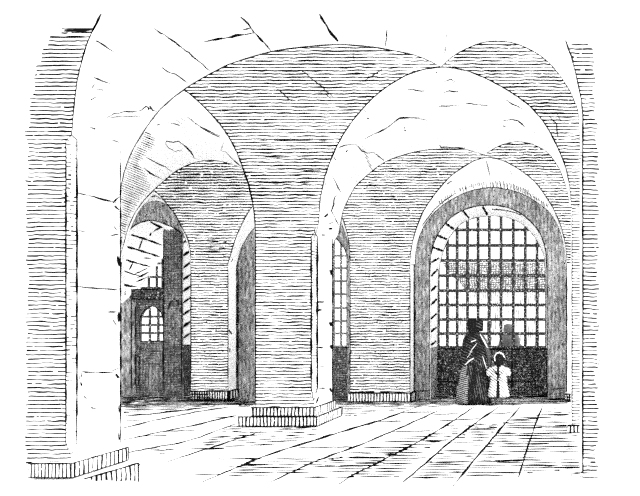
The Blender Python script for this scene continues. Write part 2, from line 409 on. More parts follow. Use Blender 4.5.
# middle vaults: white webs behind the middle wall
v2 = MB()
def dB2(p): return 14.43+(17.42-14.43)*max(0, min(1, (250-p[1])/70))
def dB2R(p): return 14.3+(17.42-14.3)*max(0, min(1, (206-p[1])/45))
F2b = [P(x, y, D2+.02) for x, y in F2]
iC = min(range(len(F2)), key=lambda i: abs(F2[i][0]-500)+abs(F2[i][1]-85))
v2.loft(F2b[:iC+1], [P(x, y, dB2((x, y))) for x, y in B2], 56, 8, M['paper'])
v2.loft(F2b[iC:], [P(x, y, dB2R((x, y))) for x, y in B2R], 36, 8, M['paper'])
pj = v2.bvh()
for pts, w in [
    ([(407, 90), (412, 89.5), (421, 91.5), (427.5, 91)], .7), ([(438, 106.5), (450, 105.7), (462, 105)], .7), ([(466, 103.5), (478, 104.5), (488, 105.8)], .9),
    ([(444, 82), (451, 79), (455, 82), (450, 86)], .6), ([(443, 93), (449, 91), (458, 92), (456, 88)], .8), ([(436, 73), (438, 72)], .9),
    ([(400, 117), (413, 118), (427.5, 120.5)], .7), ([(503, 98.6), (508, 101), (512, 104), (522, 109)], .7), ([(508, 107), (514, 110), (520, 106)], .5),
    ([(503, 121), (512, 120), (518, 121), (525, 127)], .9), ([(503, 126), (506, 127)], .8), ([(404, 130), (406, 131)], 1.2),
    ([(439.5, 145), (441, 147.5), (452, 147.5), (465, 148.3)], .9),
    ([(365, 139), (374, 134), (385.6, 129), (393, 123), (399, 118.6), (409, 117.5), (420, 118)], .9),
    ([(337.5, 148), (345, 145), (356, 145), (362, 151), (368, 153), (374, 152), (379, 157), (384, 160)], .9), ([(376, 154), (384, 161)], 1.0),
    ([(332, 175.5), (335.5, 182), (341, 192.6)], .9), ([(338, 195), (334.6, 197), (334, 205), (331.6, 211), (334.5, 217), (336.5, 221), (339, 225)], .9),
    ([(324.5, 217), (328, 214)], 1.3), ([(329, 223.5), (333, 222.5)], 1.3), ([(328.5, 229), (332.5, 228.5)], 1.4), ([(322, 235), (325, 235)], 1.3),
    ([(325, 184.5), (326, 183.5)], 1.3), ([(404, 128), (405, 128)], 1), ([(367, 118), (369, 119)], 1.2), ([(334, 157), (336, 160)], .7), ([(346, 152), (348, 150)], .7)]:
    v2.stroke(pts, w, pj, jit=.4, vary=.8, step=4)
for i in range(7):  # groups of short diagonal strokes: shading inked onto the vault web
    v2.stroke([(353+i*1.6, 116-i*2.2), (355+i*1.8, 124-i*1.8)], .6, pj)
for i in range(8):
    v2.stroke([(361+i*1.5, 145+i*4), (366+i*1.3, 150+i*4)], .5, pj)
for i in range(6):
    v2.stroke([(347+i*.8, 160+i*3.4), (353+i*.9, 164+i*3.6)], .5, pj)
v2.stroke(B2, 1.15, lambda x, y: P(x, y, dB2((x, y))-.03), jit=.1)
v2.stroke(B2R, 1.15, lambda x, y: P(x, y, dB2R((x, y))-.03), jit=.1)
struct(v2.build('ceiling'))
v3 = MB()
v3.loft([P(x, y, D2+.02) for x, y in F2L], [P(x, y, 17.42-(0 if x < 245 else (x-245)*.12)) for x, y in B2L], 64, 8, M['paper'])
pj = v3.bvh()
for pts, w in [
    ([(187, 117), (195, 123), (206, 130), (220, 136)], .8), ([(165, 143), (167, 141.5), (173, 142), (179, 141), (186, 147), (191, 152), (194, 158), (197.6, 160)], .9),
    ([(165, 143), (168, 148), (175, 151), (182, 150)], .8), ([(197.6, 160), (192.5, 166)], .9), ([(146, 157), (155, 162), (165, 167), (172, 171.5)], .9),
    ([(144, 168), (150, 173), (156, 176), (163, 179.5)], 1.0), ([(200, 127), (210, 133), (220.6, 137.5)], .8), ([(224, 141), (221, 151), (226, 152)], .7), ([(226, 152), (233, 160), (241, 166.5)], .9),
    ([(168, 123), (178, 124.5), (180, 126)], .7), ([(157, 125), (160, 124.5)], .7), ([(176, 120), (182, 124)], .6), ([(180, 118), (186, 122)], .6)]:
    v3.stroke(pts, w, pj, jit=.4, vary=.8, step=4)
# shade hatched in ink onto the left flank of the vault
gus = [(144, 130), (157, 138), (157, 146), (147, 155), (141, 163), (147, 176), (153, 190), (140, 203), (130, 222), (124, 243), (119, 262), (119, 180), (130, 155)]
shade_hatch(v3, gus, 2.35, .75, pj, 1.0, (60, 60), slope=.42, jit=.1)
v3.stroke([p for p in B2L if p[0] < 246], .9, on_y(17.38), jit=.1)
struct(v3.build('ceiling'))

# ------------------------------------------------------------------ far wall (third row)
w3 = MB()
w3.slab(list(reversed(AO))+[(108, 264), (108, 158), (200, 147), (335, 137), (470, 137), (503, 131), (525, 131), (545, 137), (560, 150), (590, 185), (590, 264)]
        + list(reversed(CO))+list(reversed(BO)), D3, .10, M['back'], M['paper'])
pl = on_y(D3-.012)
for c in (AO, BO, CO): w3.stroke(c, .9, pl, jit=.12)
shade_hatch(w3, [(205, 290-28), (228, 262), (227, 225), (205, 225)], 2.9, .8, pl, .5, (8, 20))
struct(w3.build('wall_far'))
# arch soffits between the far wall and the end wall
v4 = MB()
AI = smooth([(122, 262), (124, 246), (128.6, 228), (136.6, 211.5), (146, 203.5), (155, 201), (163, 202.5), (169, 206.6), (176.5, 216), (182.6, 231), (188.5, 248), (190.2, 264)])
BI = smooth([(234.5, 290), (236, 270), (239, 255), (243, 244), (255, 227), (275, 213), (298, 208), (320, 211), (336, 218), (342, 224), (347.5, 240), (349.5, 256), (349.5, 264)])
CI = smooth([(415, 264), (416, 250), (419, 237), (427, 221), (440, 207), (455, 197.5), (470, 191), (490, 187.5), (508, 189.5), (525, 195), (539, 203.5), (550, 213), (558, 226), (563, 242), (566, 264)])
for o, i in ((AO, AI), (BO, BI), (CO, CI)):
    v4.loft([P(x, y, D3+.02) for x, y in o], [P(x, y, D4-.03) for x, y in i], 60, 3, M['paper'])
pj = v4.bvh()
v4.stroke([(486, 160), (488, 168), (490, 177)], .9, pj); v4.stroke([(510, 168), (511.5, 175)], .8, pj)
v4.stroke([(447, 184), (452, 181)], .9, pj); v4.stroke([(414, 233), (420, 228)], .8, pj)
for c in (BI, CI, AI): v4.stroke(c, .8, on_y(D4-.04), jit=.1)
for i in range(len(CI)-1):                       # short ticks along the crown of the great arch
    x, y = CI[i]
    if 425 < x < 545:
        for k in range(2):
            xx = x+k*2.2+rnd(); L = 5+3*rnd() if 440 < xx < 530 else 3.5
            v4.stroke([(xx, y-.2), (xx-(490-xx)*.012-1.2, y-L)], .55, pj, step=3)
v4.stroke([(422, 226), (434, 210), (444, 201), (456, 193)], .7, pj)
for pts in ([(146, 198), (156, 196), (163, 200)], [(240, 222), (246, 219)], [(236, 236), (240, 232)], [(233, 250), (235, 247)], [(231, 262), (233, 259)], [(244, 216), (247, 218)]):
    v4.stroke(pts, .7, pj)
struct(v4.build('ceiling'))

# ------------------------------------------------------------------ end wall, grey upright hatching
w4 = MB()
ringI = smooth([(120.5, 300), (121, 270), (124.5, 243), (129.4, 230.6), (136.6, 224.3), (148.7, 220.6), (158, 221.6), (170.5, 226.5), (181, 233), (181.5, 238)])
w4.slab(ringI+[(200, 238), (200, 198), (155, 195), (120, 196), (105, 230), (105, 300)], D4, .15, M['grey'], M['paper'])
DO = smooth([(429.6, 348), (429.8, 300), (430, 268), (431.5, 252), (436, 238), (444, 225), (455, 214.5), (469, 208), (485, 205.3), (503, 206.5), (518, 212), (530, 221), (539, 232), (544, 244), (546.5, 260), (547, 300), (547, 348)])
w4.slab([(405, 399.6), (405, 180), (590, 180), (590, 399.6), (547, 399.6)]+list(reversed(DO))+[(429.6, 399.6)], D4, .15, M['grey'], M['paper'])
# middle bay with the narrow barred window
wo = smooth([(318, 258), (321, 247), (327, 239.5), (334, 237.5), (340, 243), (345, 250), (347.7, 259)], 4)
w4.slab([(228, 399.6), (228, 200), (360, 200), (360, 399.6), (347.7, 399.6), (347.7, 347)]+list(reversed(wo))+[(318, 347), (318, 399.6)], D4, .15, M['grey'], M['paper'])
w4.slab([(317, 399.6), (317, 347), (349, 347), (349, 399.6)], D4+.005, .12, M['dark'], M['paper'])
pl = on_y(D4-.012)
w4.stroke(DO, 1.0, pl, jit=.1); w4.stroke(ringI, 1.0, pl, jit=.1); w4.stroke(wo, .9, pl, jit=.1)
w4.stroke([(429.6, 348), (429.6, 397)], .8, pl); w4.stroke([(547, 348), (547, 398)], .9, pl); w4.stroke([(414.5, 262), (414.5, 396)], .8, pl)
w4.stroke([(335, 347.5), (350, 347.5)], .8, pl); w4.stroke([(238, 262), (238, 396)], .6, pl)
w4.stroke([(550, 389), (566, 388)], .9, pl); w4.stroke([(547, 399), (566, 398.6)], 1.2, pl); w4.stroke([(416, 391), (429, 390.5)], .8, pl)
struct(w4.build('wall_end'))

# reveal of the great doorway: white voussoirs
rv = MB()
DI = smooth([(437.5, 348), (437.8, 300), (438.5, 272), (441, 260), (446, 244), (454, 231), (464, 222), (476, 217.6), (488, 216), (502, 216.6), (516, 220.5), (527, 228), (536, 239), (541.5, 250), (545, 262), (546, 300), (546, 348)])
rv.loft([P(x, y, D4+.02) for x, y in DO], [P(x, y, 19.4) for x, y in DI], 70, 3, M['paper'])
pj = rv.bvh()
for pts in ([(430.5, 277), (437.8, 269)], [(430.3, 292), (437.8, 284)], [(430.2, 306), (437.6, 298)], [(430, 320), (437.6, 312.5)], [(430, 333), (437.6, 326)], [(430, 346), (437.4, 340)],
            [(430.4, 263), (439, 258)]):
    rv.stroke(pts, 1.9, pj, jit=.1, step=1.2, taper=False)
for pts in ([(432, 247), (443, 251)], [(437, 235), (448, 240)], [(445, 223), (455, 230)], [(462, 210), (470, 219)], [(482, 205.5), (488, 216)]):
    rv.stroke(pts, 1.9, pj, jit=.1, step=1.2, taper=False)
for i in range(14):
    x = 492+i*3.6; y = 209+(x-492)**2*.0072
    rv.stroke([(x, y), (x+4, y+1+(x-492)*.016)], .8, pj)
rv.stroke(DI, .9, on_y(19.38), jit=.1)
struct(rv.build('trim_1'))
rv = MB()                                        # the lower jamb of the doorway, dark
rv.box(P(429, 0, D4)[0]+.0, P(429.6, 0, D4)[0], D4+.15, 19.35, 0, P(0, 348, D4)[2], M['grey'])
rv.box(P(547.2, 0, D4)[0], P(549, 0, D4)[0], D4+.15, 19.35, 0, P(0, 348, D4)[2], M['grey'])
struct(rv.build('trim_2'))

# ------------------------------------------------------------------ left bay: masonry reveal
rv = MB()
rv.loft([P(x, y, D4+.02) for x, y in smooth([(120.5, 305), (120.5, 300), (121, 270), (124.5, 243), (129.4, 230.6), (136.6, 224.3), (148.7, 220.6), (158, 221.6), (170, 226.5)])],
        [P(x, y, 20.1) for x, y in smooth([(121, 304), (125, 301), (130, 296), (136, 290.5), (143, 284), (149, 275), (155, 266), (161, 259), (170, 250)])], 50, 4, M['paper'])
pj = rv.bvh()
for pts, w in [
    ([(129.4, 234.4), (145, 239), (162, 245.3)], 1.0), ([(124.5, 246), (142, 251), (160, 257)], 1.0), ([(122, 258.5), (136, 263), (151, 267)], 1.0),
    ([(121.5, 270), (133, 274), (143, 277)], .9), ([(121, 284), (130, 286), (137, 286.5)], 1.3), ([(142.6, 239.5), (139, 249)], .8), ([(133, 262), (129, 270.7)], .8), ([(126, 284.5), (125, 297)], .8),
    ([(147.5, 221), (156, 225), (163, 228)], 1.0), ([(162, 227), (156, 230), (153.5, 232)], .9), ([(151, 233), (150, 236)], .7), ([(143, 258), (151, 258.5)], .8),
    ([(135, 274), (148, 268)], .7), ([(137, 278), (149, 272)], .9), ([(136, 282), (147, 277)], .8)]:
    rv.stroke(pts, w*1.6, pj, jit=.2, step=2.5)
rv.stroke([(122, 303), (125, 301), (130, 296), (136, 290.5), (143, 284), (149, 275), (155, 266), (161, 259)], 1.0, pj)
struct(rv.build('trim_3'))
jm = MB()
dj = 18.9
jm.slab([(180, 345), (180, 226), (194, 226), (194, 345)], dj, .25, M['paper'], M['paper'])
for y in (243, 256, 268, 280, 291.5, 303, 315, 327, 338.5):
    jm.stroke([(182, y+.5), (191, y-6)], 2.5, on_y(dj-.012), jit=.1)
jm.stroke([(181.6, 345), (192, 345)], 1.0, on_y(dj-.012))
jm.slab([(180, fy(dj)), (180, 345.3), (196, 345.3), (196, fy(dj))], dj, .25, M['dark'], M['paper'])
struct(jm.build('trim_4'))

# ------------------------------------------------------------------ piers
def pier(label, x0, x1, d, dback, ytop, ybase, cham, plinths, mfront, mpl, side=True, marks=(), name='stone_pier'):
    """a square pier with one stopped chamfer, a shaft and stepped plinths"""
    X0, X1 = (x0-VX)*d/F, (x1-VX)*d/F
    zt, zb = EYE-(ytop-VY)*d/F, EYE-(ybase-VY)*d/F
    e = thing(name, Vector(((X0+X1)/2, (d+dback)/2, 0)), label, 'pier')
    s = MB()
    if cham:
        cx, cy, c0, c1 = cham                     # width in px, depth, top and bottom of the chamfer
        zc0, zc1 = EYE-(c0-VY)*d/F, EYE-(c1-VY)*d/F
        def ring(z, c):
            a = max(c, .004)
            return [Vector((X0, d, z)), Vector((X1-cx*d/F*a, d, z)), Vector((X1, d+cy*a, z)), Vector((X1, dback, z)), Vector((X0, dback, z))]
        t = .09
        rings = [ring(zb, 0), ring(zc1, 0), ring(zc1+t, 1), ring(zc0-t*.7, 1), ring(zc0, 0), ring(zt, 0)]
        if x0 < 60:
            zz = [(zb, 0), (zc1, 0), (zc1+t, 1)]; z = zc1+t
            while z < zc0-t*.7-.06: z += .05; zz.append((z, 1))
            zz += [(zc0-t*.7, 1), (zc0, 0), (zt, 0)]; rings = []
            for z, c in zz:
                q = ring(z, c); dx = (rnd()-.5)*.045; q[0].x += dx; q[4].x += dx; rings.append(q)
        s.ring_loft(rings, [mfront, M['chamfer'], M['paper'], M['paper'], M['paper']])
        pl = on_y(d-.01)
        A = x1-cx
        s.stroke([(x1, c0), (A, c0+5), (A, (c0+c1)/2), (A, c1-12), (x1-1, c1)], 1.7, pl, jit=.15)
        if side:
            xb = VX+X1*F/(d+cy)
            s.stroke([(x1, c0), (xb, c0+5), (xb, (c0+c1)/2), (xb, c1-12), (x1, c1)], 2.0, on_y(d-.005), jit=.15)
        s.stroke([(x1, ytop), (x1, c0)], .9, pl, jit=.1)
    else:
        zz = [zb, zt]
        if x0 > 580:
            zz = [zb+(zt-zb)*i/60 for i in range(61)]
        rings = []
        for z in zz:
            dx = (rnd()-.5)*.06 if x0 > 580 else 0
            rings.append([Vector((X0, d, z)), Vector((X1+dx, d, z)), Vector((X1+dx, dback, z)), Vector((X0, dback, z))])
        s.ring_loft(rings, [mfront, M['paper'], M['paper'], M['paper']])
        if side: s.stroke([(x1, ytop), (x1, ybase)], .9, on_y(d-.01), jit=.12)
    if x0 > 60: s.stroke([(x0, ytop), (x0, ybase)], .9, on_y(d-.01), jit=.12)
    if side and X1 < 0:
        xb = VX+X1*F/dback
        yb = VY+(EYE-zb)*F/dback; yt = VY-(zt-EYE)*F/dback
        s.stroke([(xb+.45, yt), (xb+.45, yb)], 1.35, on_y(dback-.01), jit=.25, vary=.8)
        px = on_x(X1+.008)
        for pts, w in marks: s.stroke(pts, w*1.35, px, jit=.3, vary=.7, step=4)
    s.build('shaft', e)
    for k, (pa, pb, py0, py1, ext, front) in enumerate(plinths):      # px left, px right, top and bottom heights, outset, outset forwards
        dd = d-front
        a, b = (pa-VX)*dd/F, (pb-VX)*dd/F
        z1, z0 = EYE-(py0-VY)*dd/F, max(0.0, EYE-(py1-VY)*dd/F)
        m = MB(); m.box(a, b, dd, dback+ext, z0, z1, mpl)
        top = MB()
        m.face([Vector((a, dd, z1+.001)), Vector((b, dd, z1+.001)), Vector((b, dback+ext, z1+.001)), Vector((a, dback+ext, z1+.001))], M['paper'])
        pl = on_y(dd-.008)
        m.stroke([(pa, py0), ((pa+pb)/2, py0), (pb, py0)], 1.3, pl, jit=.15, taper=False)
        m.stroke([(pa, py1-.5), ((pa+pb)/2, py1-.5), (pb, py1-.5)], .9, pl, jit=.2, taper=False)
        if side and b < 0:
            p0 = P(pb, py0, dd); p1 = Vector((b, dback+ext, z1))
            def pr(p): return (VX+p[0]*F/p[1], VY-(p[2]-EYE)*F/p[1])
            q = pr(p1); q0 = pr(Vector((b, dback+ext, z0))); ql = pr(Vector((b, dd, z0)))
            px = on_x(b+.008)
            m.stroke([(pb, py0), ((pb+q[0])/2, (py0+q[1])/2), q], 1.2, px, jit=.15, taper=False)
            m.stroke([ql, q0], .9, px, jit=.15, taper=False)
            m.stroke([(pb, py0), (pb, py1)], 1.1, pl, jit=.1, taper=False)
            m.stroke([q, q0], 1.2, on_y(dback+ext-.01), jit=.1, taper=False)
        m.build('plinth', e)
    return e
pier('massive near pier at the left edge with blank white side face', 27, 71.5, D1, 9.81, 131, 464, (5.6, .10, 135, 455),
     [(28, 71.5, 463.5, 478, .08, .10)], M['front'], M['plinth1'],
     marks=[([(78, 193), (88, 195.5), (99.6, 198.3), (117, 203)], 1.0), ([(78, 230), (86, 232)], .8), ([(78, 286.5), (98, 288.5), (118.5, 290)], 1.0), ([(82, 371.7), (98, 372.3), (115, 372.7)], .9),
            ([(110, 236), (119.5, 234)], .9), ([(114, 226), (117, 230)], .6), ([(107, 312), (118, 312)], 1.1), ([(112, 318), (117, 326)], 1.2), ([(119, 312), (119, 322)], 1.8),
            ([(113, 203), (119, 197)], 1.6), ([(115, 206), (119, 210)], 1.4), ([(112, 371), (119, 368)], 1.6), ([(116, 374), (119, 378)], 1.5), ([(118, 256), (119.3, 266)], 1.6),
            ([(80, 376), (80, 379)], .8), ([(81, 382), (82, 386)], .8), ([(84, 396), (87, 399)], .8), ([(88, 404), (93, 409)], 1.1), ([(92, 407), (96, 409)], .9), ([(82, 373), (82, 377)], .7),
            ([(118.8, 405), (119.4, 412)], 1.6), ([(118.8, 433), (119.4, 440)], 1.4), ([(78, 230), (78, 250)], .6)])
# the broken end of a second, lower step beside the near pier
XS = (139-VX)*8.6/F
sp = [on_x(XS)(x, y) for x, y in [(86, 478.5), (139, 463), (138.4, 470), (139, 482), (128, 480.5), (118, 482), (108, 480), (97, 481.5)]]
st = MB(); bk = [p+Vector((-.06, 0, 0)) for p in sp]
for t_ in tessellate_polygon([[Vector((p.y, p.z, 0)) for p in sp]]):
    st.face([sp[i] for i in t_], M['plinth1']); st.face([bk[i] for i in reversed(t_)], M['paper'])
for i in range(len(sp)):
    j = (i+1) % len(sp); st.face([sp[i], sp[j], bk[j], bk[i]], M['paper'])
EXTRA_STEP = st
pier('white-sided central pier with lined front standing clear on two shallow steps', 255.5, 314.5, D2, 14.43, 229, 408, (3.2, .16, 232, 400),
     [(251, 314, 407.5, 416.5, .10, .14), (238, 316.5, 416.8, 426.5, .30, .22)], M['mid'], M['plinth2'],
     marks=[([(317, 347), (325, 348)], .9), ([(317, 367), (325, 366.5)], .9), ([(318.5, 388), (327, 388)], .9), ([(318, 302), (324, 302)], .9), ([(319, 310), (322, 310)], 1.1), ([(330, 322), (331.6, 326)], 1.5),
            ([(330.5, 345), (331.6, 349)], 1.4), ([(330, 388), (331.6, 392)], 1.4), ([(319, 396), (316, 404)], .9), ([(330.6, 270), (331.6, 275)], 1.2)])
pier('narrow far pier in shadow between the arched door bay and the dark opening', 190.8, 228, D3, 17.95, 264, 391, None,
     [(190, 228.6, 391, 399.5, .05, .04)], M['back'], M['plinth3d'], marks=[([(229, 330), (232, 334)], 1.2), ([(230, 348), (230, 352)], .9)])
pier('broad far pier with fine hatch lines to the right of the narrow barred window', 350, 410, D3, 17.95, 264, 393, None,
     [(348.3, 411, 393, 402, .05, .05)], M['back'], M['plinth3'])
pier('slender lined pier showing a thin strip beside the near right pier', 572, 592, 12.55, 13.3, 206, 428, None,
     [(567.5, 590, 425.5, 433.2, .05, .05)], M['side'], M['plinth2'], side=False)
# far right leg of the far arcade
pier('pale sliver of far pier on the right side of the great gate', 567, 590, D3, 17.95, 264, 394, None,
     [(565.5, 590, 394, 402, .03, .03)], M['paper'], M['plinth3d'], side=False)
# near right pier
e = pier('near pier at the right edge with short black dashes down its ragged face', 583, 597, D1, 9.81, 150, 473, None,
         [(582.5, 598, 472.8, 478, .04, .10)], M['front'], M['paper'], side=False)
m = MB(); m.stroke([(582.8, 120), (582.6, 200), (582.9, 300), (582.6, 400), (582.8, 472)], 1.5, on_y(D1-.02), jit=.1, taper=False); m.build('corner_arris', e)
for pts, w_ in (([(571.5, 473.5), (570.8, 482)], 1.6), ([(571.5, 473.2), (582.5, 472.8)], 1.3), ([(577, 477), (587, 477)], 1.3), ([(581, 473), (583, 471)], 1.8)):
    dst = MB(); dst.stroke(pts, w_, on_y(D1-.12)); dst.build('plinth_joint', e)

# the extra step as part of the near left pier
near = [o for o in COL.objects if o.type == 'EMPTY'][0]
m = EXTRA_STEP
for pts, w_ in (([(84, 479), (112, 471), (139, 463)], 1.4), ([(139, 463), (138.8, 472), (139, 482)], 1.2)):
    m.stroke(pts, w_, on_x(XS+.01), jit=.2, taper=False)
m.build('plinth_step', near)

# ------------------------------------------------------------------ great gate
DG = 19.45
gx0, gx1 = P(436.5, 0, DG)[0], P(548, 0, DG)[0]
gate = thing('barred_gate', Vector(((gx0+gx1)/2, DG, 0)), 'tall round-headed gate of crossed black bars over dark boards, behind the woman', 'gate')
def cut(x):                                      # top of the arch above a picture column
    c = [p for p in DI]
    ys = [p[1] for p in c if abs(p[0]-x) < 4 and p[1] < 262]
    return min(ys)-1 if ys else 262
hy = [230, 245.5, 260.5, 275.8, 290.7, 305, 319.5, 333.6, 347.4]
for x in (438, 447.3, 457, 467.4, 478, 489.2, 501, 513.2, 525.2, 537, 546.6):
    m = MB(); w = 1.6*DG/F
    xc = P(x, 0, DG)[0]
    m.box(xc-w, xc+w, DG, DG+.04, EYE-(348-VY)*DG/F, EYE-(cut(x)-VY)*DG/F, M['iron'])
    m.build('upright_bar', gate)
import bisect
for y in hy:
    xs = [p[0] for p in DI if abs(p[1]-y) < 6]
    a, b = 437, 547.5
    if y < 262:
        L = [p for p in DI if p[0] < 490]; R = [p for p in DI if p[0] > 490]
        a = min(L, key=lambda p: abs(p[1]-y))[0]; b = min(R, key=lambda p: abs(p[1]-y))[0]
    m = MB(); z = P(0, y, DG)[2]; w = 1.6*DG/F
    m.box(P(a, 0, DG)[0], P(b, 0, DG)[0], DG-.03, DG+.0, z-w, z+w, M['iron'])
    m.build('cross_bar', gate)
m = MB(); zt = EYE-(348.5-VY)*DG/F
m.box(gx0, gx1, DG-.05, DG+.05, 0.005, zt, M['darkest'])
pl = on_y(DG-.062)
m.stroke([(438, 349), (547, 349)], 1.1, pl); m.stroke([(438, 349), (438, 394)], 1.0, pl); m.stroke([(470, 350), (470, 394)], .6, pl); m.stroke([(512, 350), (512, 394)], .6, pl)
m.stroke([(438, 382), (545, 381)], .7, pl)
m.build('boarded_panel', gate)

# ------------------------------------------------------------------ narrow barred window in the middle bay
gr = thing('window_grating', P(333, 347, D4+.08), 'narrow tall window grating of thin bars seen just right of the central pier', 'grating')
for x in (333.6, 341, 347.3):
    m = MB(); d = D4+.06; xc = P(x, 0, d)[0]; w = 1.15*d/F
    m.box(xc-w, xc+w, d, d+.03, EYE-(347-VY)*d/F, EYE-((247 if x > 345 else 240)-VY)*d/F, M['iron2']); m.build('upright_bar', gr)
for y in (255.5, 268, 281, 294, 308, 321, 333.5, 346.5):
    m = MB(); z = P(0, y, D4)[2]; w = 1.1*d/F
    m.box(P(318, 0, d)[0], P(348, 0, d)[0], d-.02, d, z-w, z+w, M['iron2']); m.build('cross_bar', gr)
# the dark sill wall seen beyond

# ------------------------------------------------------------------ left bay: small door with a pointed light, square post, upper grating
dd = 19.0
dr = thing('boarded_door', P(145, fy(dd), dd), 'dark boarded door with a small pointed barred light, in the left bay', 'door')
m = MB()
wl = [(139.8, 341), (139.8, 322)]+smooth([(140.5, 317), (143.5, 311.5), (147.5, 308), (152.3, 306), (156.5, 308), (160.5, 312), (163, 318)], 3)+[(163.5, 341)]
m.slab([(135.5, fy(dd)), (135.5, 299), (168, 299), (168, fy(dd)), (163.5, fy(dd))]+[(163.5, 341)]+list(reversed(wl[:-1]))+[(139.8, fy(dd))], dd, .10, M['dark'], M['dark'])
m.slab([(139.7, fy(dd)), (139.7, 341), (163.6, 341), (163.6, fy(dd))], dd+.005, .08, M['dark'], M['dark'])
pl = on_y(dd-.012)
m.stroke(wl+[wl[0]], .9, pl, m=M['ink'])
m.stroke([(139, 345), (139, 390)], .8, pl); m.stroke([(135.5, 300), (135.5, 392)], .9, pl); m.stroke([(145, 352), (161, 351)], .7, pl); m.stroke([(144, 364), (161, 364)], .5, pl)
m.build('door_leaf', dr)
m = MB(); m.slab([(131, 299.5), (131, 289), (168, 289), (168, 299.5)], dd-.05, .18, M['darkest'], M['dark'])
m.stroke([(131, 289.4), (165, 289)], 1.1, on_y(dd-.062)); m.stroke([(131, 299), (165, 299)], 1.1, on_y(dd-.062)); m.build('lintel', dr)
m = MB(); m.slab([(118, fy(dd)), (118, 304), (123, 302.6), (128, 298), (131.2, 294), (135.6, 294), (135.6, fy(dd))], dd+.01, .1, M['grey'], M['dark'])
m.stroke([(131, 300), (131, 393)], .8, pl); m.build('door_frame', dr)
for x in (149, 157.4):
    m = MB(); xc = P(x, 0, dd)[0]; w = 1.2*dd/F
    m.box(xc-w, xc+w, dd+.03, dd+.06, EYE-(341-VY)*dd/F, EYE-(308-VY)*dd/F, M['iron']); m.build('upright_bar', dr)
for y in (316.6, 325, 333):
    m = MB(); z = P(0, y, dd)[2]; w = 1.2*dd/F
    m.box(P(139.8, 0, dd)[0], P(163.5, 0, dd)[0], dd+.0, dd+.03, z-w, z+w, M['iron']); m.build('cross_bar', dr)
dp = 18.45
po = MB(); po.box(P(163.3, 0, dp)[0], P(181.6, 0, dp)[0], dp, dp+.09, 0, EYE-(229-VY)*dp/F, M['dark'])
pl = on_y(dp-.012)
po.stroke([(163.3, 231), (163.3, 396)], 1.0, pl); po.stroke([(181.6, 231), (181.6, 396)], 1.0, pl)
po.stroke(smooth([(168, 310), (170, 303), (174, 299.5), (178, 303), (179.6, 311)], 3), .9, pl)
tag(po.build('square_post'), 'tall dark square post standing beside the small boarded door', 'post')
ug = thing('window_grating', P(155, 288, 20.15), 'small grating of few bars above the boarded door, beside the masonry reveal', 'grating')
for x in (148.6, 156.6, 162.4):
    m = MB(); d = 20.15; xc = P(x, 0, d)[0]; w = 1.2*d/F
    m.box(xc-w, xc+w, d, d+.03, EYE-(292-VY)*d/F, EYE-((276 if x < 150 else 266 if x < 160 else 258)-VY)*d/F, M['iron']); m.build('upright_bar', ug)
for y, a in ((263.5, 157), (277, 148), (288, 141)):
    m = MB(); z = P(0, y, d)[2]
    m.box(P(a, 0, d)[0], P(166, 0, d)[0], d-.03, d, z-w, z+w, M['iron']); m.build('cross_bar', ug)
# dark back wall inside the opening between the far piers: plain grey, part of the end wall

# ------------------------------------------------------------------ yard beyond the gate
dy = 27.0
yw = thing('yard_building', P(505, fy(dy), dy+.6), 'low pale building with a grey roof seen through the bars of the great gate', 'building')
m = MB(); m.box(P(433, 0, dy)[0], P(600, 0, dy)[0], dy, dy+1.2, 0, EYE-(289-VY)*dy/F, M['yard']); m.build('building_wall', yw)
m = MB()
m.slab([(441.5, 262.5), (560, 262.5), (560, 290.5), (464, 290.5), (459, 281), (451.5, 276.5), (447.5, 270.5)], dy-.35, 1.7, M['roof'], M['roof']); m.build('roof', yw)
gnd = MB(); gnd.face([Vector((-8, 20.6, -.01)), Vector((3, 20.6, -.01)), Vector((3, 30, -.01)), Vector((-8, 30, -.01))], M['paper'])
struct(gnd.build('floor'))

